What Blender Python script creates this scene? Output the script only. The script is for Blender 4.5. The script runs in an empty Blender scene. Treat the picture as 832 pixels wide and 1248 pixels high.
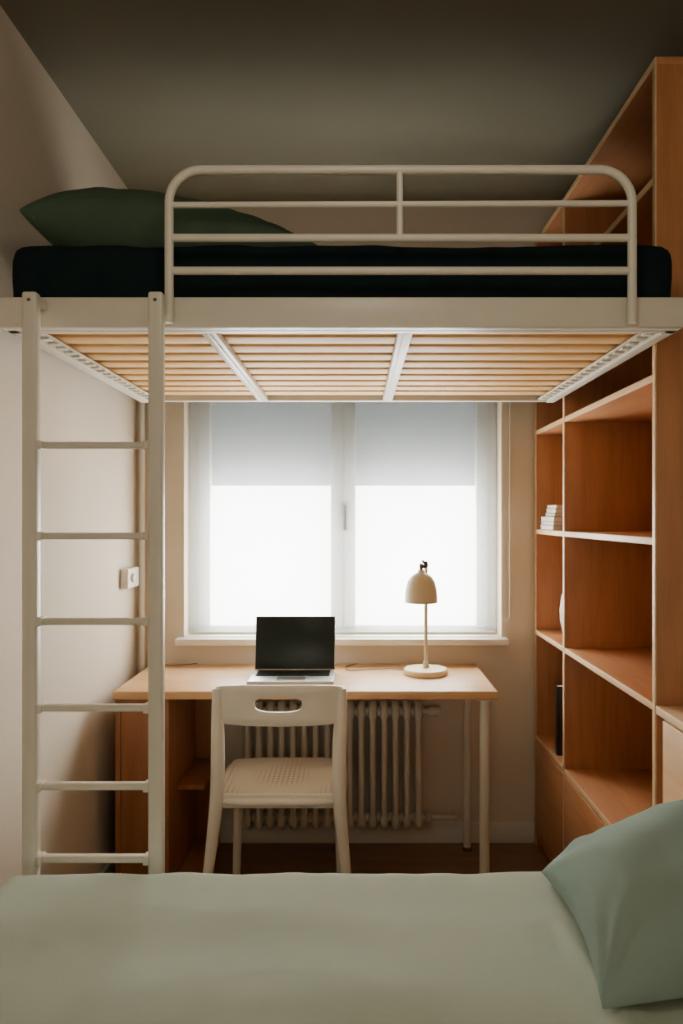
import bpy, bmesh, math, random
from mathutils import Vector, Matrix, noise
random.seed(4)
scn = bpy.context.scene
def lin(c):
    c/=255.0
    return c/12.92 if c<=0.04045 else ((c+0.055)/1.055)**2.4
def col(r,g,b): return (lin(r),lin(g),lin(b),1)

# ------------------------------------------------------------ materials
def base_mat(name):
    m=bpy.data.materials.new(name); m.use_nodes=True
    nt=m.node_tree; b=nt.nodes['Principled BSDF']
    return m,nt,b
def plain(name,c,rough=0.5,metal=0.0,var=0.06,scale=6,bump=0.0,bscale=60,spec=0.5):
    m,nt,b=base_mat(name)
    tc=nt.nodes.new('ShaderNodeTexCoord')
    n=nt.nodes.new('ShaderNodeTexNoise'); n.inputs['Scale'].default_value=scale; n.inputs['Detail'].default_value=4
    nt.links.new(tc.outputs['Object'],n.inputs['Vector'])
    r=nt.nodes.new('ShaderNodeValToRGB')
    r.color_ramp.elements[0].position=0.3; r.color_ramp.elements[1].position=0.7
    r.color_ramp.elements[0].color=tuple(x*(1-var) for x in c[:3])+(1,)
    r.color_ramp.elements[1].color=tuple(min(1,x*(1+var)) for x in c[:3])+(1,)
    nt.links.new(n.outputs['Fac'],r.inputs['Fac']); nt.links.new(r.outputs['Color'],b.inputs['Base Color'])
    b.inputs['Roughness'].default_value=rough; b.inputs['Metallic'].default_value=metal
    b.inputs['Specular IOR Level'].default_value=spec
    if bump>0:
        n2=nt.nodes.new('ShaderNodeTexNoise'); n2.inputs['Scale'].default_value=bscale; n2.inputs['Detail'].default_value=3
        nt.links.new(tc.outputs['Object'],n2.inputs['Vector'])
        bp=nt.nodes.new('ShaderNodeBump'); bp.inputs['Strength'].default_value=bump; bp.inputs['Distance'].default_value=0.005
        nt.links.new(n2.outputs['Fac'],bp.inputs['Height']); nt.links.new(bp.outputs['Normal'],b.inputs['Normal'])
    return m
def wood(name,c1,c2,sc=(1,1,1),rough=0.45,scale=3.0):
    m,nt,b=base_mat(name)
    tc=nt.nodes.new('ShaderNodeTexCoord'); mp=nt.nodes.new('ShaderNodeMapping'); mp.inputs['Scale'].default_value=sc
    n=nt.nodes.new('ShaderNodeTexNoise'); n.inputs['Scale'].default_value=scale; n.inputs['Detail'].default_value=8; n.inputs['Roughness'].default_value=0.65
    n.inputs['Distortion'].default_value=0.4
    nt.links.new(tc.outputs['Object'],mp.inputs['Vector']); nt.links.new(mp.outputs['Vector'],n.inputs['Vector'])
    r=nt.nodes.new('ShaderNodeValToRGB'); r.color_ramp.elements[0].position=0.3; r.color_ramp.elements[1].position=0.72
    r.color_ramp.elements[0].color=c1; r.color_ramp.elements[1].color=c2
    nt.links.new(n.outputs['Fac'],r.inputs['Fac']); nt.links.new(r.outputs['Color'],b.inputs['Base Color'])
    bp=nt.nodes.new('ShaderNodeBump'); bp.inputs['Strength'].default_value=0.08; bp.inputs['Distance'].default_value=0.002
    nt.links.new(n.outputs['Fac'],bp.inputs['Height']); nt.links.new(bp.outputs['Normal'],b.inputs['Normal'])
    b.inputs['Roughness'].default_value=rough
    return m
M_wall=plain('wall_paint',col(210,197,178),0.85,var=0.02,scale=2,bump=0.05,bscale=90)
M_ceil=plain('ceiling_shade_tone',col(116,111,92),0.9,var=0.02,scale=2)  # base colour darkened, carries the shade over the loft
M_floor=wood('floor_wood',col(108,82,60),col(140,108,80),(1.2,9,9))
M_trim=plain('white_trim',col(222,218,208),0.5,var=0.02)
M_metal=plain('white_powder_coat',col(212,206,192),0.38,var=0.02,scale=20)
M_steel=plain('steel',col(120,112,100),0.35,metal=0.8,var=0.03)
M_handle=plain('dark_handle',col(70,60,48),0.5,var=0.03)
M_woodV=wood('veneer_upright',col(162,106,64),col(186,128,84),(14,14,1.2))
M_woodH=wood('veneer_shelf',col(168,112,68),col(194,134,90),(14,1.2,14))
M_edge=wood('maple_edge_band',col(206,168,124),col(222,188,146),(10,1,10))
M_cab=wood('maple_door',col(196,154,108),col(212,172,126),(14,1.2,14))
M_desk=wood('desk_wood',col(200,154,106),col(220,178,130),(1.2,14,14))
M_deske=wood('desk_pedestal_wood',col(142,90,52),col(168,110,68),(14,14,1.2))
M_slat=wood('pine_slat',col(214,168,106),col(234,190,130),(1.5,16,16),rough=0.6)
M_navy=plain('navy_fabric',col(20,34,36),0.95,var=0.15,scale=14,bump=0.3,bscale=300,spec=0.1)
M_green=plain('green_fabric',col(74,92,76),0.92,var=0.08,scale=14,bump=0.3,bscale=320,spec=0.1)
M_sage=plain('sage_fabric',col(180,192,177),0.92,var=0.04,scale=5,bump=0.2,bscale=380,spec=0.15)
M_sage2=plain('sage_pillow_fabric',col(138,158,149),0.92,var=0.05,scale=6,bump=0.2,bscale=380,spec=0.15)
M_chair=plain('chair_plastic',col(230,222,208),0.45,var=0.02)
M_rad=plain('radiator_enamel',col(206,196,178),0.45,var=0.03)
M_lamp=plain('lamp_enamel',col(200,186,154),0.45,var=0.02)
M_lampb=plain('lamp_base_wood',col(216,196,160),0.5,var=0.05)
M_alu=plain('aluminium',col(184,184,182),0.35,metal=0.7,var=0.02)
M_black=plain('black_plastic',col(20,22,22),0.35,var=0.05)
M_screen=plain('dark_screen',col(22,34,34),0.3,var=0.02,spec=0.3)
M_paper=plain('paper',col(226,220,208),0.8,var=0.04)
M_cream=plain('book_cover',col(206,196,180),0.6,var=0.04)
M_cer=plain('ceramic_white',col(220,210,194),0.5,var=0.04)
M_bulb=plain('frosted_bulb',col(240,236,220),0.4,var=0.01)
# perforated seat
def perforated():
    m,nt,b=base_mat('perforated_plastic')
    tc=nt.nodes.new('ShaderNodeTexCoord')
    v=nt.nodes.new('ShaderNodeTexVoronoi'); v.inputs['Scale'].default_value=62; v.inputs['Randomness'].default_value=0.0
    nt.links.new(tc.outputs['Object'],v.inputs['Vector'])
    r=nt.nodes.new('ShaderNodeValToRGB'); r.color_ramp.elements[0].position=0.28; r.color_ramp.elements[1].position=0.42
    r.color_ramp.elements[0].color=col(166,158,142); r.color_ramp.elements[1].color=col(222,214,198)
    nt.links.new(v.outputs['Distance'],r.inputs['Fac']); nt.links.new(r.outputs['Color'],b.inputs['Base Color'])
    bp=nt.nodes.new('ShaderNodeBump'); bp.inputs['Strength'].default_value=0.5; bp.inputs['Distance'].default_value=0.003
    nt.links.new(r.outputs['Color'],bp.inputs['Height']); nt.links.new(bp.outputs['Normal'],b.inputs['Normal'])
    b.inputs['Roughness'].default_value=0.5
    return m
M_perf=perforated()
def mix_mat(name,parts):
    m=bpy.data.materials.new(name); m.use_nodes=True; nt=m.node_tree
    for n in list(nt.nodes):
        if n.type!='OUTPUT_MATERIAL': nt.nodes.remove(n)
    out=[n for n in nt.nodes][0]; cur=None
    for typ,c,f in parts:
        s=nt.nodes.new(typ); s.inputs['Color'].default_value=c
        if cur is None: cur=s
        else:
            mx=nt.nodes.new('ShaderNodeMixShader'); mx.inputs[0].default_value=f
            nt.links.new(cur.outputs[0],mx.inputs[1]); nt.links.new(s.outputs[0],mx.inputs[2]); cur=mx
    nt.links.new(cur.outputs[0],out.inputs['Surface'])
    return m
M_glass=mix_mat('window_glass',[('ShaderNodeBsdfTransparent',(0.97,0.98,0.98,1),0),('ShaderNodeBsdfGlossy',(1,1,1,1),0.04)])
M_blind=mix_mat('sheer_blind_fabric',[('ShaderNodeBsdfTranslucent',(0.62,0.67,0.70,1),0),('ShaderNodeBsdfDiffuse',(0.5,0.5,0.5,1),0.6),('ShaderNodeBsdfTransparent',(1,1,1,1),0.64)])
M_shut=mix_mat('outer_shutter_fabric',[('ShaderNodeBsdfTranslucent',(0.19,0.205,0.21,1),0),('ShaderNodeBsdfDiffuse',col(150,160,168),0.5)])

# ------------------------------------------------------------ builders
class B:
    def __init__(s): s.bm=bmesh.new()
    def _merge(s,t,M=None):
        if M is not None: bmesh.ops.transform(t,matrix=M,verts=t.verts)
        me=bpy.data.meshes.new('tmp'); t.to_mesh(me); t.free(); s.bm.from_mesh(me); bpy.data.meshes.remove(me)
    def box(s,x0,x1,y0,y1,z0,z1,bev=0.002,M=None,mi=0,seg=2):
        t=bmesh.new(); bmesh.ops.create_cube(t,size=1)
        for v in t.verts:
            v.co=Vector(((x0+x1)/2+v.co.x*(x1-x0),(y0+y1)/2+v.co.y*(y1-y0),(z0+z1)/2+v.co.z*(z1-z0)))
        if bev>0: bmesh.ops.bevel(t,geom=list(t.edges),offset=min(bev,0.45*min(x1-x0,y1-y0,z1-z0)),segments=seg,affect='EDGES',profile=0.5)
        for f in t.faces: f.material_index=mi
        s._merge(t,M); return s
    def sweep(s,pts,r,seg=12,closed=False,rs=None,ex=1.0,ey=1.0,mi=0):
        t=bmesh.new(); pts=[Vector(p) for p in pts]; n=len(pts); rings=[]
        up=None
        for i,p in enumerate(pts):
            if closed: tg=(pts[(i+1)%n]-pts[i-1])
            else: tg=pts[min(i+1,n-1)]-pts[max(i-1,0)]
            tg.normalize()
            if up is None:
                a=Vector((1,0,0)) if abs(tg.x)<0.9 else Vector((0,0,1))
                up=(a-tg*a.dot(tg)).normalized()
            else: up=(up-tg*up.dot(tg)).normalized()
            sd=tg.cross(up); rr=rs[i] if rs else r
            rings.append([t.verts.new(p+up*math.cos(2*math.pi*k/seg)*rr*ex+sd*math.sin(2*math.pi*k/seg)*rr*ey) for k in range(seg)])
        m=n if closed else n-1
        for i in range(m):
            a=rings[i]; b=rings[(i+1)%n]
            for k in range(seg): t.faces.new((a[k],a[(k+1)%seg],b[(k+1)%seg],b[k]))
        if not closed:
            t.faces.new(rings[0][::-1]); t.faces.new(rings[-1])
        for f in t.faces: f.material_index=mi
        s._merge(t); return s
    def lathe(s,prof,c,seg=32,mi=0,M=None):
        t=bmesh.new(); rings=[]
        for r,z in prof:
            if r<1e-5: rings.append([t.verts.new((c[0],c[1],c[2]+z))])
            else: rings.append([t.verts.new((c[0]+r*math.cos(2*math.pi*k/seg),c[1]+r*math.sin(2*math.pi*k/seg),c[2]+z)) for k in range(seg)])
        for a,b in zip(rings[:-1],rings[1:]):
            for k in range(seg):
                k2=(k+1)%seg
                if len(a)==1 and len(b)==1: continue
                if len(a)==1: t.faces.new((a[0],b[k2],b[k]))
                elif len(b)==1: t.faces.new((a[k],a[k2],b[0]))
                else: t.faces.new((a[k],a[k2],b[k2],b[k]))
        for f in t.faces: f.material_index=mi
        s._merge(t,M); return s
    def done(s,name,mats,root=None,label=None,cat=None,kind=None,group=None,angle=35,hard=False):
        bm=s.bm; bmesh.ops.recalc_face_normals(bm,faces=bm.faces)
        lo=Vector((1e9,)*3); hi=Vector((-1e9,)*3)
        for v in bm.verts:
            for i in range(3): lo[i]=min(lo[i],v.co[i]); hi[i]=max(hi[i],v.co[i])
        c=(lo+hi)/2
        if root is None: c.z=lo.z
        for v in bm.verts: v.co-=c
        for e in bm.edges:
            if len(e.link_faces)==2 and e.calc_face_angle(0)>math.radians(angle): e.smooth=False
        for f in bm.faces: f.smooth=True
        me=bpy.data.meshes.new(name); bm.to_mesh(me); bm.free()
        o=bpy.data.objects.new(name,me); scn.collection.objects.link(o)
        for m in (mats if isinstance(mats,(list,tuple)) else [mats]): me.materials.append(m)
        if root is not None:
            o.parent=root
            w=Vector((0,0,0)); p=root
            while p is not None: w+=p.location; p=p.parent
            o.location=c-w
        else: o.location=c
        if label: o['label']=label
        if cat: o['category']=cat
        if kind: o['kind']=kind
        if group: o['group']=group
        return o
def empty(name,loc,label=None,cat=None,kind=None,group=None,root=None):
    o=bpy.data.objects.new(name,None); o.empty_display_size=0.1; scn.collection.objects.link(o); o.location=loc
    if label: o['label']=label
    if cat: o['category']=cat
    if kind: o['kind']=kind
    if group: o['group']=group
    return o
def fillet(pts,r,n=6):
    pts=[Vector(p) for p in pts]; out=[pts[0]]
    for a,b,c in zip(pts[:-2],pts[1:-1],pts[2:]):
        d1=(a-b); d2=(c-b); rr=min(r,d1.length*0.49,d2.length*0.49)
        p=b+d1.normalized()*rr; q=b+d2.normalized()*rr
        for i in range(n+1):
            t=i/n
            c1=p+(b-p)*0.55; c2=q+(b-q)*0.55
            out.append(p*(1-t)**3+c1*3*t*(1-t)**2+c2*3*t*t*(1-t)+q*t**3)
    out.append(pts[-1]); return out
def smooth_path(pts,n=6):
    P=[Vector(p) for p in pts]; P=[P[0]*2-P[1]]+P+[P[-1]*2-P[-2]]; out=[]
    for i in range(1,len(P)-2):
        for k in range(n):
            t=k/n
            out.append(0.5*((2*P[i])+(P[i+1]-P[i-1])*t+(2*P[i-1]-5*P[i]+4*P[i+1]-P[i+2])*t*t+(3*P[i]-P[i-1]-3*P[i+1]+P[i+2])*t**3))
    out.append(P[-2]); return out

# ------------------------------------------------------------ room shell
XL,XR,YB,YF,ZC=-0.89,1.06,3.0,-1.6,2.6
B().box(XL-0.2,XR+0.2,YF-0.2,YB+0.25,-0.1,0,0).done('floor',M_floor,kind='structure')
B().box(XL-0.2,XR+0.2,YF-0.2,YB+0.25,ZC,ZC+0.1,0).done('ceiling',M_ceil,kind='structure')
B().box(XL-0.15,XL,YF,YB,0,ZC,0).done('wall_left',M_wall,kind='structure')
B().box(XR,XR+0.15,YF,YB,0,ZC,0).done('wall_right',M_wall,kind='structure')
B().box(XL-0.15,XR+0.15,YF-0.15,YF,0,ZC,0).done('wall_front',M_wall,kind='structure')
WX0,WX1,WZ0,WZ1=-0.70,0.59,0.83,2.05
b=B(); T=0.22
b.box(XL-0.15,WX0,YB,YB+T,0,ZC,0); b.box(WX1,XR+0.15,YB,YB+T,0,ZC,0)
b.box(WX0,WX1,YB,YB+T,0,WZ0,0); b.box(WX0,WX1,YB,YB+T,WZ1,ZC,0)
b.done('wall_back',M_wall,kind='structure')
B().box(XL,0.72,YB-0.014,YB,0,0.085,0.003).done('baseboard_back',M_trim,kind='structure')
B().box(XL,XL+0.014,YF,YB-0.014,0,0.085,0.003).done('baseboard_left',M_trim,kind='structure')
B().box(-0.725,0.61,2.945,3.09,0.806,0.832,0.005).done('trim_1',M_trim,kind='structure')

# window
w=empty('window_1',(-0.055,3.14,0.83),kind='structure')
FY0,FY1=3.11,3.17
b=B()
b.box(WX0,-0.655,FY0,FY1,WZ0,WZ1); b.box(0.545,WX1,FY0,FY1,WZ0,WZ1)
b.box(WX0,WX1,FY0,FY1,WZ0,0.855); b.box(WX0,WX1,FY0,FY1,2.0,WZ1)
b.box(-0.075,-0.035,FY0,FY1,WZ0,WZ1)
b.done('window_frame',M_trim,w)
for (a,c) in ((-0.66,-0.06),(-0.05,0.55)):
    b=B(); g=0.037
    y0,y1=3.095,3.14
    b.box(a,a+g+0.01,y0,y1,0.845,2.01,0.004); b.box(c-g-0.01,c,y0,y1,0.845,2.01,0.004)
    b.box(a,c,y0,y1,0.845,0.865,0.004); b.box(a,c,y0,y1,1.96,2.01,0.004)
    b.done('sash',M_trim,w)
    B().box(a+g,c-g,3.115,3.121,0.86,1.97,0).done('glass_pane',M_glass,w)
b=B(); b.box(-0.057,-0.033,3.078,3.096,1.325,1.39,0.004); b.sweep(fillet([(-0.045,3.08,1.37),(-0.045,3.0415,1.37),(-0.045,3.0415,1.265)],0.012),0.0092)
b.done('handle',M_handle,w,label='dark metal window handle')
B().box(WX0+0.002,WX1-0.002,3.185,3.19,1.455,WZ1-0.005,0).done('shutter',M_shut,w,label='grey outer blind covering the upper panes')

# roller blind
rb=empty('roller_blind',(-0.055,3.03,0.845),'sheer white roller blind drawn down over the window','blind')
B().box(-0.685,0.572,3.03,3.0315,0.848,1.985,0).done('blind_fabric',M_blind,rb)
B().box(-0.685,0.572,3.024,3.036,0.836,0.85,0.004).done('bottom_bar',M_trim,rb)
b=B(); b.sweep([(-0.69,3.03,2.0),(0.58,3.03,2.0)],0.022,16); b.done('roller_tube',M_trim,rb)
ch=[(0.588,2.985,1.99),(0.588,2.985,0.92)]+[(0.604-0.016*math.cos(t*math.pi/6),2.985,0.92-0.018*math.sin(t*math.pi/6)) for t in range(1,6)]+[(0.62,2.985,0.92),(0.62,2.985,1.99)]
b=B(); b.sweep(ch,0.0024,8)
for s in (0.588,0.62):
    z=0.93
    while z<1.95: b.lathe([(0,-.0036),(.0032,-.0018),(.0038,0),(.0032,.0018),(0,.0036)],(s,2.985,z),8); z+=0.012
b.box(0.575,0.632,2.975,3.03,1.975,2.03,0.004)
b.done('bead_chain',M_trim,rb,label='white bead pull chain')

# wall pipe & thermostat
B().sweep([(-0.862,2.975,0.0),(-0.862,2.975,ZC)],0.011,12).done('conduit_pipe',M_trim,label='thin white vertical pipe in the wall corner',cat='pipe')
t=empty('thermostat',(-0.89,2.86,1.09),'small white wall control box with a dial','thermostat')
B().box(-0.89,-0.858,2.78,2.92,1.048,1.124,0.006,seg=3).done('body',M_trim,t)
b=B(); b.lathe([(0,0),(.018,0),(.017,.01),(0,.012)],(0,0,0),20,M=Matrix.Translation((-0.858,2.83,1.087))@Matrix.Rotation(math.radians(90),4,'Y')); b.done('dial',M_cer,t)
# ------------------------------------------------------------ loft bed
LX0,LX1,LY0,LY1=-0.775,0.712,1.60,2.69
lb=empty('loft_bed',(-0.03,2.14,1.73),'white metal loft bed frame with pine slats and guard rail','bed')
b=B(); b.box(LX0,LX1,LY0,LY0+0.03,1.731,1.797,0.004)
b.box(LX0,LX1,LY0+0.03,LY0+0.055,1.731,1.736,0.001)
b.done('front_beam',M_metal,lb)
b=B(); b.box(LX0,LX1,LY1-0.03,LY1,1.738,1.797,0.004); b.done('back_beam',M_metal,lb)
ns=10; y0s,y1s=LY0+0.07,LY1-0.05; pitch=(y1s-y0s)/ns
for sx in (0,1):
    xa=LX0 if sx==0 else LX1-0.028
    b=B(); b.box(xa,xa+0.028,LY0+0.03,LY1-0.03,1.731,1.797,0.003)
    fa,fb=(xa+0.028,xa+0.058) if sx==0 else (xa-0.03,xa)
    b.box(fa,fb,LY0+0.03,LY1-0.03,1.742,1.747,0.001)
    for i in range(ns*2):
        yy=y0s+(i+0.5)*pitch/2
        b.box(fa+0.003,fb-0.003,yy-0.012,yy+0.012,1.736,1.742,0.002)
    b.done('side_rail',M_metal,lb)
for x in (-0.335,0.112):
    b=B(); b.box(x-0.017,x+0.017,LY0+0.03,LY1-0.03,1.735,1.752,0.003)
    b.box(x-0.006,x+0.006,LY0+0.05,LY1-0.05,1.731,1.736,0.001)
    for yy in (LY0+0.045,LY1-0.045): b.lathe([(0,-.003),(.005,-.003),(.006,0),(0,0)],(x,yy,1.735),10)
    b.done('cross_bar',M_metal,lb)
b=B()
for i in range(ns):
    yy=y0s+(i+0.5)*pitch
    b.box(LX0+0.03,LX1-0.03,yy-0.034,yy+0.034,1.753,1.768,0.003)
b.done('slat_base',M_slat,lb,label='light pine slats')
# guard rail
def P(u,v,Y): return ((u-434)*Y/900,Y,1.32-(v-630)*Y/900)
yr=1.585
g=B()
g.sweep(fillet([P(206,394,yr),P(206,207,yr),P(770,207,yr),P(770,394,yr)],0.07,10),0.0098,14)
g.sweep([P(210,250,yr),P(766,248,yr)],0.0068,10)
g.sweep([P(208,290,yr),P(768,290,yr)],0.0088,12)
g.sweep([P(208,330,yr),P(768,330,yr)],0.0088,12)
g.sweep([P(487,207,yr),P(487,290,yr)],0.0072,10)
for u in (206,770):
    g.sweep([P(u,385,1.575),P(u,385,1.60)],0.004,8); g.sweep([P(u,372,1.575),P(u,372,1.60)],0.004,8)
g.done('guard_rail',M_metal,lb)
for x in (-0.6,0.55): B().box(x-0.02,x+0.02,LY1,3.0,1.789,1.797,0.001).done('wall_bracket',M_metal,lb)

# loft mattress
def soft_box(x0,x1,y0,y1,z0,z1,r,amp,nx=70,ny=40,nz=8,seed=0,fscale=6):
    bm=bmesh.new(); bmesh.ops.create_cube(bm,size=1)
    bmesh.ops.subdivide_edges(bm,edges=[e for e in bm.edges if abs(e.verts[0].co.x-e.verts[1].co.x)>.5],cuts=nx,use_grid_fill=True)
    bmesh.ops.subdivide_edges(bm,edges=[e for e in bm.edges if abs(e.verts[0].co.y-e.verts[1].co.y)>.5],cuts=ny,use_grid_fill=True)
    bmesh.ops.subdivide_edges(bm,edges=[e for e in bm.edges if abs(e.verts[0].co.z-e.verts[1].co.z)>.5],cuts=nz,use_grid_fill=True)
    for v in bm.verts:
        p=Vector(((x0+x1)/2+v.co.x*(x1-x0),(y0+y1)/2+v.co.y*(y1-y0),(z0+z1)/2+v.co.z*(z1-z0)))
        q=Vector((min(max(p.x,x0+r),x1-r),min(max(p.y,y0+r),y1-r),min(max(p.z,z0+r),z1-r)))
        d=p-q
        if d.length>1e-6:
            m=max(abs(d.x),abs(d.y),abs(d.z)); dn=d.normalized()
            p=q+dn*m
            k=noise.noise(Vector((p.x*fscale,p.y*fscale*0.6,p.z*fscale*1.6+seed)))+0.5*noise.noise(Vector((p.x*fscale*2.6,p.y*fscale*2,p.z*fscale*3+seed)))
            p+=dn*k*amp
        v.co=p
    return bm
b=B(); b.bm=soft_box(-0.772,0.709,1.635,2.65,1.769,1.930,0.035,0.006)
b.done('mattress',M_navy,label='mattress in a dark navy sheet on the loft frame',cat='mattress',angle=80)

def pillow_bm(w,h,t,seed=0,n=52,wr=0.006,skew=0.0,pinch=0.09):
    bm=bmesh.new(); g=[[None]*(n+1) for _ in range(n+1)]; g2=[[None]*(n+1) for _ in range(n+1)]
    for i in range(n+1):
        for j in range(n+1):
            u=math.sin((-1+2*i/n)*math.pi/2); v=math.sin((-1+2*j/n)*math.pi/2)
            x=w/2*u*(1-pinch*(1-v*v)*abs(u)); y=h/2*v*(1-pinch*(1-u*u)*abs(v))
            f=max(0,(1-u*u)*(1-v*v))**0.42*(1-skew*u)
            k=noise.noise(Vector((x*9+seed,y*9,seed)))*wr+noise.noise(Vector((x*22+seed,y*7,seed+3)))*wr*0.6
            # creases running in from the corners
            cr=0
            for cxn,cyn in ((-1,-1),(-1,1),(1,-1),(1,1)):
                du,dv=u-cxn,v-cyn; rr=math.hypot(du,dv); an=math.atan2(dv,du)
                cr+=math.sin(an*13+seed+cxn)*math.exp(-((rr-0.45)/0.3)**2)
            edge=min(1,3*max(0,(1-abs(u))*(1-abs(v)))**0.5)
            k+=cr*wr*0.45
            g[i][j]=bm.verts.new((x,y,t/2*f+k*edge))
            if i in(0,n) or j in(0,n): g2[i][j]=g[i][j]
            else: g2[i][j]=bm.verts.new((x,y,-t/2*f+k*edge*0.6))
    for i in range(n):
        for j in range(n):
            bm.faces.new((g[i][j],g[i+1][j],g[i+1][j+1],g[i][j+1]))
            q=(g2[i][j],g2[i][j+1],g2[i+1][j+1],g2[i+1][j])
            try: bm.faces.new(q)
            except ValueError: pass
    return bm
def pillow(name,mat,w,h,t,M,seed,label,wr=0.006,zmin=None,skew=0.0,pinch=0.09):
    bm=pillow_bm(w,h,t,seed,wr=wr,skew=skew,pinch=pinch); bmesh.ops.transform(bm,matrix=M,verts=bm.verts)
    if zmin is not None:   # the underside settles on what it lies on
        for v in bm.verts:
            if v.co.z<zmin+0.02: v.co.z=zmin+0.02*math.exp(min(0,(v.co.z-zmin-0.02))/0.02)
    b=B(); b.bm.free(); b.bm=bm
    return b.done(name,mat,label=label,cat='pillow',angle=80)
pillow('pillow',M_green,0.70,0.42,0.225,Matrix.Translation((-0.43,1.92,2.018))@Matrix.Rotation(math.radians(7),4,'Y')@Matrix.Rotation(math.radians(8),4,'X'),2.0,'dark green pillow lying on the navy loft mattress',zmin=1.934,skew=0.32)

# ------------------------------------------------------------ ladder
ld=empty('ladder',(-0.55,1.555,0),'white metal ladder hooked on the loft bed frame','ladder')
for x in (-0.681,-0.4185):
    b=B(); b.box(x-0.0155,x+0.0155,1.535,1.562,0,1.79,0.006,seg=3)
    b.box(x-0.011,x+0.011,1.562,1.598,1.765,1.785,0.002)
    b.lathe([(0,0),(.004,0),(.003,.002),(0,.002)],(0,0,0),10,M=Matrix.Translation((x,1.535,1.772))@Matrix.Rotation(math.radians(90),4,'X'),mi=1)
    b.done('stile',[M_metal,M_steel],ld)
for z in (1.470,1.280,1.101,0.920,0.756,0.604,0.44,0.27,0.10):
    b=B(); b.box(-0.668,-0.431,1.538,1.560,z-0.007,z+0.007,0.005,seg=3)
    for x in (-0.661,-0.438): b.box(x-0.006,x+0.006,1.534,1.563,z-0.009,z+0.009,0.002)
    b.done('rung',M_metal,ld)

# ------------------------------------------------------------ bookshelf
bs=empty('bookshelf',(0.885,2.39,0),'tall orange-brown wooden bookshelf with open compartments and closed base','bookshelf')
SX0,SX1,SY0,SY1,SZ=0.72,1.055,1.78,2.984,2.412
def panel(name,x0,x1,y0,y1,z0,z1,mat,root,edge=True):
    b=B(); e=0.004
    b.box(x0+e,x1,y0,y1,z0,z1,0.001); b.box(x0,x0+e,y0,y1,z0,z1,0.0012,mi=1)
    return b.done(name,[mat,M_edge],root)
for ya in (SY0,2.56,SY1-0.02): panel('upright',SX0,SX1,ya,ya+0.018,0.0,SZ,M_woodV,bs)
panel('top_panel',SX0,SX1,SY0,SY1,SZ,SZ+0.018,M_woodH,bs)
B().box(SX1-0.008,SX1,SY0,SY1,0.02,SZ,0.001).done('back_panel',M_woodV,bs)
for z in (0.447,0.867,1.27,1.667,2.147):
    for (ya,yb) in ((SY0+0.018,2.56),(2.578,SY1-0.02)):
        panel('shelf',SX0+0.001,SX1-0.008,ya,yb,z-0.018,z,M_woodH,bs)
for (ya,yb) in ((SY0+0.021,2.557),(2.581,SY1-0.022)):
    B().box(SX0-0.002,SX0+0.016,ya,yb,0.05,0.426,0.002).done('door',M_woodH,bs)
B().box(SX0+0.02,SX1-0.01,SY0+0.02,SY1-0.02,0,0.05,0.001).done('plinth',M_woodH,bs)
# base cabinet
bc=empty('base_cabinet',(0.89,1.2,0),'low maple cabinet with light doors beside the bookshelf','cabinet')
b=B(); b.box(SX0+0.02,SX1,0.60,1.776,0,0.845,0.001); b.done('body',M_woodH,bc)
B().box(SX0,SX1,0.60,1.777,0.846,0.866,0.002).done('cabinet_top',M_edge,bc)
for (ya,yb) in ((0.603,0.98),(0.984,1.36),(1.364,1.742)):
    B().box(SX0+0.002,SX0+0.02,ya,yb,0.05,0.84,0.002).done('door',M_cab,bc)
# books
def book(x0,x1,y0,y1,z0,z1,lab):
    r=empty('book',((x0+x1)/2,(y0+y1)/2,z0),lab,'book',group='pale books stacked on the shelf')
    b=B(); b.box(x0,x1,y0,y1,z0,z0+0.0018,0.0005); b.box(x0,x1,y0,y1,z1-0.0018,z1,0.0005); b.box(x1-0.002,x1,y0,y1,z0,z1,0.0005)
    b.done('cover',M_cream,r)
    B().box(x0+0.003,x1-0.002,y0+0.003,y1-0.003,z0+0.0019,z1-0.0019,0).done('pages',M_paper,r)
for k,(dx,dy,h) in enumerate(((0,0,.017),(.004,.01,.014),(.001,-.005,.018))):
    z=1.2705+sum(q[2] for q in ((0,0,.017),(.004,.01,.014),(.001,-.005,.018))[:k])+0.0006*k
    book(0.728+dx,0.868+dx,2.74+dy,2.93+dy,z,z+h,'pale paperback lying flat in a stack')
for k,h in enumerate((.013,.016,.014)):
    z=1.3215+sum((.013,.016,.014)[:k])+0.0006*k
    book(0.745+0.003*k,0.860+0.003*k,2.78,2.92,z,z+h,'small pale paperback on top of the stack')
# ribbed vase
b=B(); pr=[(0,0),(.035,0),(.05,.02),(.058,.06),(.060,.1),(.054,.15),(.04,.19),(.03,.20),(.026,.198),(.036,.185),(.045,.14),(.045,.06),(.03,.02),(0,.012)]
VX=0.832
b.lathe(pr,(VX,2.79,0.8675),96)
for v in b.bm.verts:
    d=Vector((v.co.x-VX,v.co.y-2.79,0)); a=math.atan2(d.y,d.x)
    if d.length>0.02: k=1+0.05*math.cos(a*14+ v.co.z*30); v.co.x=VX+d.x*k; v.co.y=2.79+d.y*k
b.done('vase',M_cer,label='white ribbed ceramic vase standing in the bookshelf',cat='vase')
fl=empty('book',(0.82,2.66,0.4475),'tall black hardback standing upright in the bookshelf','book')
b=B(); b.box(0.735,0.90,2.70,2.703,0.4475,0.70,0.001); b.box(0.735,0.90,2.725,2.728,0.4475,0.70,0.001); b.box(0.735,0.738,2.70,2.728,0.4475,0.70,0.001)
b.done('cover',M_black,fl)
B().box(0.739,0.897,2.7035,2.7245,0.4495,0.698,0).done('pages',M_paper,fl)

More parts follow.
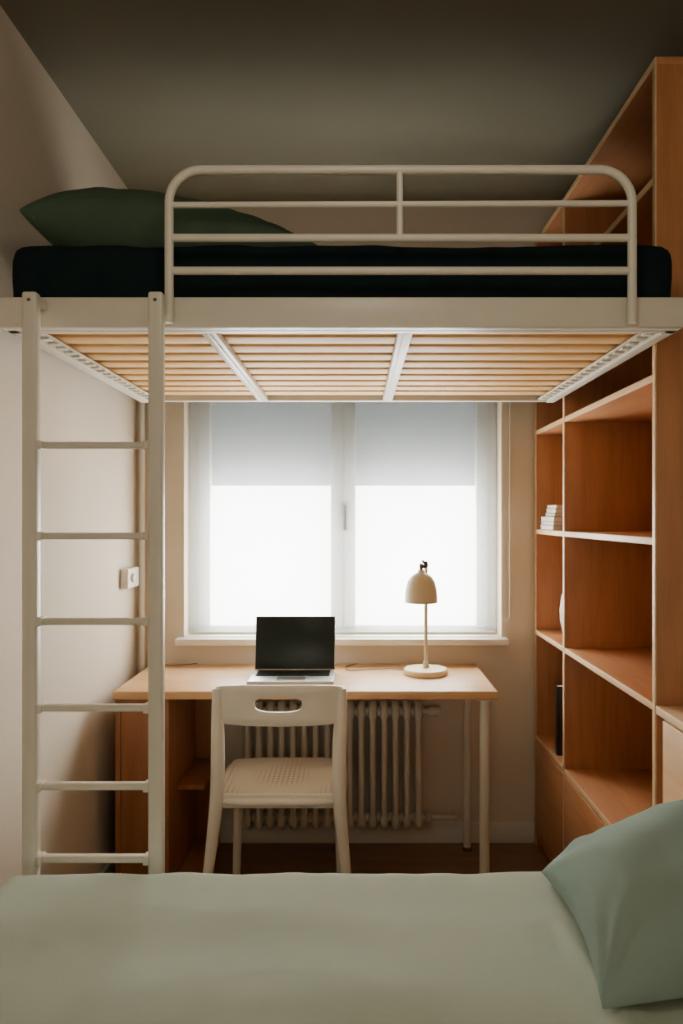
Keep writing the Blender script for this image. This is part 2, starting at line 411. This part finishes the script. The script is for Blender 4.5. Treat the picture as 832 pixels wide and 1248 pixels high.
# ------------------------------------------------------------ desk
dk=empty('desk',(-0.17,2.75,0),'pale wood desk with white tubular legs and a wooden side pedestal','desk')
DZ=0.727
B().box(-0.827,0.482,2.507,2.982,DZ-0.028,DZ,0.004,seg=3).done('desk_top',M_desk,dk)
for y in (2.535,2.93):
    b=B(); b.sweep([(0.44,y,0.012),(0.44,y,DZ-0.03)],0.017 if y<2.7 else 0.015,16)
    b.lathe([(0,0),(.02,0),(.02,.01),(.014,.014),(0,.014)],(0.44,y,0),16,mi=1)
    b.lathe([(.03,-.004),(.03,0),(0,0)],(0.44,y,DZ-0.029),16)
    b.done('leg',[M_metal,M_steel],dk)
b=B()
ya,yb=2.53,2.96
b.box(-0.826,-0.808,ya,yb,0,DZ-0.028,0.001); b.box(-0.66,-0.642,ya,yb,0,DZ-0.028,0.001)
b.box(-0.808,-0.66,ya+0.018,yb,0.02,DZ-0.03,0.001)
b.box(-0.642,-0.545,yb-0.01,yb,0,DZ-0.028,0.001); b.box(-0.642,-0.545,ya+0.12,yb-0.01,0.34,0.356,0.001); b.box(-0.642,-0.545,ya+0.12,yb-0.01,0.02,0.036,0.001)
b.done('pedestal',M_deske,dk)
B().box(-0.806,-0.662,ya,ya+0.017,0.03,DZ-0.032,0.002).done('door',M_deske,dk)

# laptop
lp=empty('laptop',(-0.232,2.70,DZ),'silver laptop with open dark screen on the desk','laptop')
b=B(); b.box(-0.386,-0.080,2.60,2.80,DZ+0.001,DZ+0.014,0.004,seg=3)
b.done('base',M_alu,lp)
b=B(); b.box(-0.368,-0.098,2.685,2.785,DZ+0.0142,DZ+0.0146,0)
for r in range(5):
    for c in range(14):
        if r==0 and 3<c<10: continue
        x=-0.366+c*0.0192; y=2.688+r*0.0192
        b.box(x,x+0.0165,y,y+0.0165,DZ+0.0146,DZ+0.0160,0.0004,seg=1)
b.box(-0.289,-0.193,2.688,2.7045,DZ+0.0146,DZ+0.016,0.0004)
b.done('keyboard',M_black,lp)
B().box(-0.285,-0.181,2.61,2.675,DZ+0.0141,DZ+0.0146,0.0002).done('trackpad',M_steel,lp)
Mt=Matrix.Translation((-0.233,2.802,DZ+0.012))@Matrix.Rotation(math.radians(-12),4,'X')
B().box(-0.153,0.153,0.0,0.006,0,0.203,0.003,M=Mt,seg=3).done('lid',M_alu,lp)
B().box(-0.150,0.150,-0.0012,0.0,0.004,0.200,0.0004,M=Mt).done('screen',M_screen,lp)

# desk lamp
lm=empty('desk_lamp',(0.262,2.79,DZ),'cream desk lamp with a dome shade and round wooden base','lamp')
b=B(); b.lathe([(0,0),(.080,0),(.083,.004),(.083,.016),(.079,.021),(0,.022)],(0.262,2.79,DZ+0.0005),48); b.done('lamp_base',M_lampb,lm)
b=B(); b.sweep(fillet([(0.264,2.80,DZ+0.02),(0.264,2.80,1.135),(0.25,2.785,1.135)],0.01),0.0062,14)
b.lathe([(0,0),(.012,0),(.011,.02),(.007,.024),(0,.024)],(0.264,2.80,DZ+0.022),16)
b.done('pole',M_lamp,lm)
SC=(0.243,2.765,1.0)
b=B(); pr=[(.061,0.0),(.0605,.02),(.058,.05),(.051,.078),(.038,.098),(.020,.110),(.012,.114),(.011,.122),(.0,.122)]
pr2=[(.0,.106),(.018,.104),(.035,.094),(.048,.075),(.055,.049),(.058,.02),(.0585,0.0),(.061,0.0)]
b.lathe(pr2[:-1]+pr,SC,40); b.done('lamp_shade',M_lamp,lm)
b=B(); b.sweep([(0.243,2.765,1.12),(0.243,2.765,1.145)],0.006,12); b.box(0.237,0.262,2.762,2.785,1.128,1.14,0.002); b.sweep([(0.248,2.762,1.155),(0.268,2.79,1.135)],0.0045,10)
b.lathe([(0,0),(.007,.002),(.008,.008),(.006,.014),(0,.016)],(0.262,2.78,1.138),12)
b.done('joint',M_handle,lm,label='brass-toned swivel joint')
b=B(); b.lathe([(0,-.03),(.012,-.028),(.02,-.012),(.02,0),(.012,.018),(.01,.05),(0,.05)],(0.243,2.765,1.035),20); b.done('bulb',M_bulb,lm)
b=B(); b.sweep(smooth_path([(0.185,2.83,DZ+0.006),(0.13,2.87,DZ+0.004),(0.05,2.86,DZ+0.004),(-0.02,2.84,DZ+0.004),(-0.04,2.90,DZ+0.004),(0.0,2.965,DZ+0.004)]),0.0022,8); b.done('cord',M_steel,lm,label='thin power cord')
b=B(); b.sweep(smooth_path([(-0.80,2.96,DZ+0.005),(-0.74,2.93,DZ+0.004),(-0.68,2.945,DZ+0.004),(-0.64,2.972,DZ+0.004)]),0.0022,8); b.done('cable',M_steel,label='thin grey cable lying on the desk',cat='cable')

# ------------------------------------------------------------ radiator
rd=empty('radiator',(-0.09,2.93,0.08),'cream column radiator on the wall under the window','radiator')
nsec=16; rp=0.0447
for i in range(nsec):
    x=-0.427+i*rp
    b=B()
    for yy in (2.895,2.955):
        b.sweep([(x,yy,0.115),(x,yy,0.565)],0.0105,10,ex=1.15,ey=1.2)
    b.sweep(fillet([(x,2.895,0.53),(x,2.895,0.583),(x,2.955,0.583),(x,2.955,0.53)],0.03,5),0.0125,10,ex=1.25)
    b.sweep(fillet([(x,2.895,0.15),(x,2.895,0.098),(x,2.955,0.098),(x,2.955,0.15)],0.03,5),0.0125,10,ex=1.25)
    b.sweep([(x-rp/2,2.925,0.55),(x+rp/2,2.925,0.55)],0.02,12); b.sweep([(x-rp/2,2.925,0.13),(x+rp/2,2.925,0.13)],0.02,12)
    b.done('radiator_section',M_rad,rd)
b=B(); b.sweep([(0.255,2.925,0.55),(0.315,2.925,0.55)],0.012,12); b.sweep([(0.285,2.925,0.55),(0.33,2.925,0.55)],0.02,16)
b.done('valve',M_rad,rd)
b=B(); b.sweep(fillet([(0.255,2.925,0.13),(0.40,2.925,0.13),(0.40,2.97,0.13)],0.02),0.009,12); b.sweep([(0.285,2.925,0.115),(0.285,2.925,0.15)],0.015,12)
b.done('supply_pipe',M_rad,rd)
for x in (-0.30,0.12): B().box(x-0.01,x+0.01,2.965,2.999,0.2,0.5,0.002).done('bracket',M_rad,rd)

# ------------------------------------------------------------ chair
cx=-0.240
cr=empty('chair',(cx,2.42,0),'white plastic chair with a handle slot in its backrest','chair')
def backrest():
    bm=bmesh.new(); N=72; R=4; W,H=0.211,0.060
    zc=0.735
    def se(a,w,h,p):
        c,s=math.cos(a),math.sin(a)
        return (w*math.copysign(abs(c)**(2/p),c),h*math.copysign(abs(s)**(2/p),s))
    def yy(x): return 2.275+0.9*x*x
    L=[]
    for side in (0,1):
        rings=[]
        for r in range(R+1):
            f=r/R; ring=[]
            for k in range(N):
                a=2*math.pi*k/N
                xi,zi=se(a,0.073,0.0205,2.8); xo,zo=se(a,W,H,7)
                zi+=0.004
                x=xi*(1-f)+xo*f; z=zi*(1-f)+zo*f
                z+=0.006*(1-(x/W)**2) if z>0 else 0.0
                th=0.011*(1 if 0<r<R else 0.55)
                ring.append(bm.verts.new((cx+x,yy(x)+(th if side else -th),zc+z)))
            rings.append(ring)
        for r in range(R):
            for k in range(N): bm.faces.new((rings[r][k],rings[r][(k+1)%N],rings[r+1][(k+1)%N],rings[r+1][k]))
        L.append(rings)
    for r in (0,R):
        for k in range(N): bm.faces.new((L[0][r][k],L[0][r][(k+1)%N],L[1][r][(k+1)%N],L[1][r][k]))
    return bm
b=B(); b.bm.free(); b.bm=backrest(); b.done('backrest',M_chair,cr,angle=60)
# seat
bm=bmesh.new(); N=40; n=16
def seatpt(i,j,top):
    u=-1+2*i/n; v=-1+2*j/n
    w=0.185+0.012*v
    x=w*u*(1-0.06*abs(v)**6); y=2.45+0.185*v*(1-0.06*abs(u)**6)
    z=0.468-0.010*(1-u*u)*(1-v*v)-0.008*max(0,v)**3
    if not top: z-=0.016
    return (cx+x,y,z)
g=[[[bm.verts.new(seatpt(i,j,t)) for j in range(n+1)] for i in range(n+1)] for t in (0,1)]
for t in (0,1):
    for i in range(n):
        for j in range(n): bm.faces.new((g[t][i][j],g[t][i+1][j],g[t][i+1][j+1],g[t][i][j+1]))
bd=[(i,0) for i in range(n)]+[(n,j) for j in range(n)]+[(i,n) for i in range(n,0,-1)]+[(0,j) for j in range(n,0,-1)]
for k in range(len(bd)):
    a=bd[k]; c=bd[(k+1)%len(bd)]
    bm.faces.new((g[0][a[0]][a[1]],g[0][c[0]][c[1]],g[1][c[0]][c[1]],g[1][a[0]][a[1]]))
b=B(); b.bm.free(); b.bm=bm; b.done('seat',M_perf,cr)
# apron ring
ap=[]
for k in range(48):
    a=2*math.pi*k/48; c,s=math.cos(a),math.sin(a)
    ap.append((cx+0.19*math.copysign(abs(c)**.35,c),2.45+0.188*math.copysign(abs(s)**.35,s),0.447))
b=B(); b.sweep(ap,0.02,10,closed=True,ex=1.0,ey=0.6); 
b.box(cx-0.185,cx+0.185,2.262,2.280,0.425,0.47,0.006); b.done('seat_frame',M_chair,cr,angle=60)
for s in (-1,1):
    pts=smooth_path([(cx+s*0.194,2.305,0.785),(cx+s*0.192,2.30,0.70),(cx+s*0.188,2.285,0.60),(cx+s*0.188,2.27,0.47),(cx+s*0.198,2.25,0.34),(cx+s*0.215,2.23,0.18),(cx+s*0.228,2.21,0.0)])
    b=B(); k=len(pts); b.sweep(pts,0.016,12,rs=[0.014+0.008*math.sin(math.pi*min(1,i/(k*0.75))*0.9+0.1) for i in range(k)],ex=1.0,ey=1.0); b.done('leg',M_chair,cr)
    pts=smooth_path([(cx+s*0.172,2.60,0.45),(cx+s*0.176,2.605,0.30),(cx+s*0.186,2.62,0.0)])
    b=B(); b.sweep(pts,0.016,12,rs=[0.019-0.006*i/len(pts) for i in range(len(pts))]); b.done('leg',M_chair,cr)

# ------------------------------------------------------------ lower bed
BX0,BX1,BY0,BY1,BZ=-0.70,0.70,0.12,1.475,0.634
bd_=empty('bed',(0,0.8,0),'low bed frame with mattress dressed in sage bedding','bed')
b=B(); b.box(BX0+0.03,BX1-0.005,BY0+0.03,BY1-0.03,0.16,0.34,0.006); b.done('bed_base',M_woodH,bd_)
for x in (BX0+0.08,BX1-0.08):
    for y in (BY0+0.08,BY1-0.08):
        B().sweep([(x,y,0),(x,y,0.16)],0.025,12,rs=[.02,.028]).done('leg',M_woodH,bd_)
b=B(); b.bm.free(); b.bm=soft_box(BX0+0.03,BX1-0.01,BY0+0.03,BY1-0.03,0.341,0.598,0.04,0.001,20,20,6); b.done('mattress',M_paper,bd_,angle=80)
# duvet
bm=bmesh.new(); NX,NY=240,220; R=0.055; D=0.30
def emap(p,lo,hi):
    def side(d):
        L=R*math.pi/2
        if d<L: a=d/R; return R*math.sin(a),R*(1-math.cos(a))
        return R,R+(d-L)
    if p<lo+R: q,dr=side(lo+R-p); return lo+R-q,dr
    if p>hi-R: q,dr=side(p-(hi-R)); return hi-R+q,dr
    return p,0
V=[]
for i in range(NX+1):
    row=[]
    px=BX0-D+(BX1-0.02-(BX0-D))*i/NX
    for j in range(NY+1):
        py=BY0-D*0.6+(BY1+D-(BY0-D*0.6))*j/NY
        x,dx=emap(px,BX0,BX1+1); y,dy=emap(py,BY0,BY1)
        dr=max(dx,dy)+0.25*min(dx,dy)
        inner=max(0.25,min(1,(1.42-py)*6))
        h=0.004*noise.noise(Vector((px*2.2,py*3.5,1.3)))
        h+=inner*0.0062*noise.noise(Vector((px*2.0+py*1.2,py*8,4.1)))
        h+=inner*0.0016*(1-abs(noise.noise(Vector((px*3.5-py*2,py*5+px*2,7.7))))*2)**3
        h+=0.0012*noise.noise(Vector((px*20,py*9,2.0)))
        h+=0.0036*noise.noise(Vector((px*15,py*1.0,5.0)))
        rx=px-(0.335+0.12*(1.3-py))
        h+=0.007*math.exp(-(rx/0.014)**2)*max(0,min(1,(1.36-py)*5))
        rx=px-(0.385+0.25*(1.05-py))
        h+=0.006*math.exp(-(rx/0.012)**2)*max(0,min(1,(1.15-py)*5))
        z=BZ-0.004-dr+h
        if dx>R*1.2: x-=0.008*math.sin(py*22)*min(1,(dx-R)*6)-0.0
        if dy>R*1.2: y-=0.006*(1+math.sin(px*19))*min(1,(dy-R)*6)
        row.append(bm.verts.new((x,y,z)))
    V.append(row)
for i in range(NX):
    for j in range(NY): bm.faces.new((V[i][j],V[i+1][j],V[i+1][j+1],V[i][j+1]))
b=B(); b.bm.free(); b.bm=bm
dv=b.done('duvet',M_sage,label='smooth sage green duvet spread over the low bed',cat='duvet',angle=80)
sm=dv.modifiers.new('thick','SOLIDIFY'); sm.thickness=0.018; sm.offset=-1
pillow('pillow',M_sage2,0.38,0.39,0.215,Matrix.Translation((0.522,1.20,0.708))@Matrix.Rotation(math.radians(-2),4,'Z')@Matrix.Rotation(math.radians(-20),4,'Y'),5.0,'sage green pillow propped up on the sage duvet',wr=0.009,zmin=0.636,pinch=0.11)

# ------------------------------------------------------------ lights
def area(name,loc,rot,sx,sy,p,c):
    l=bpy.data.lights.new(name,'AREA'); l.shape='RECTANGLE'; l.size=sx; l.size_y=sy; l.energy=p; l.color=c
    o=bpy.data.objects.new(name,l); scn.collection.objects.link(o); o.location=loc; o.rotation_euler=rot; return o
area('daylight_outside_window',(-0.05,3.55,1.45),(math.radians(-90),0,0),2.0,1.9,310,(1.0,0.95,0.86))
area('room_light',(0.0,-1.45,1.1),(math.radians(76),0,0),1.5,0.9,11,(1.0,0.88,0.70))
l=bpy.data.lights.new('ceiling_fill','POINT'); l.energy=8.0; l.color=(1.0,0.9,0.74); l.shadow_soft_size=0.15  # added unseen fill without a fixture, brightens the near ceiling
o=bpy.data.objects.new('ceiling_fill',l); scn.collection.objects.link(o); o.location=(0.05,0.75,2.27)
wd=bpy.data.worlds.new('World'); scn.world=wd; wd.use_nodes=True
bg=wd.node_tree.nodes['Background']; bg.inputs['Color'].default_value=(1.0,0.98,0.94,1); bg.inputs['Strength'].default_value=18.0

cam=bpy.data.cameras.new('Camera'); co=bpy.data.objects.new('Camera',cam); scn.collection.objects.link(co)
co.location=(0,0,1.32); co.rotation_euler=(math.radians(90),0,0)
cam.sensor_fit='AUTO'; cam.sensor_width=36; cam.lens=36*900/1248
cam.shift_x=-(434-416)/1248; cam.shift_y=(630-624)/1248
cam.clip_start=0.02
scn.camera=co
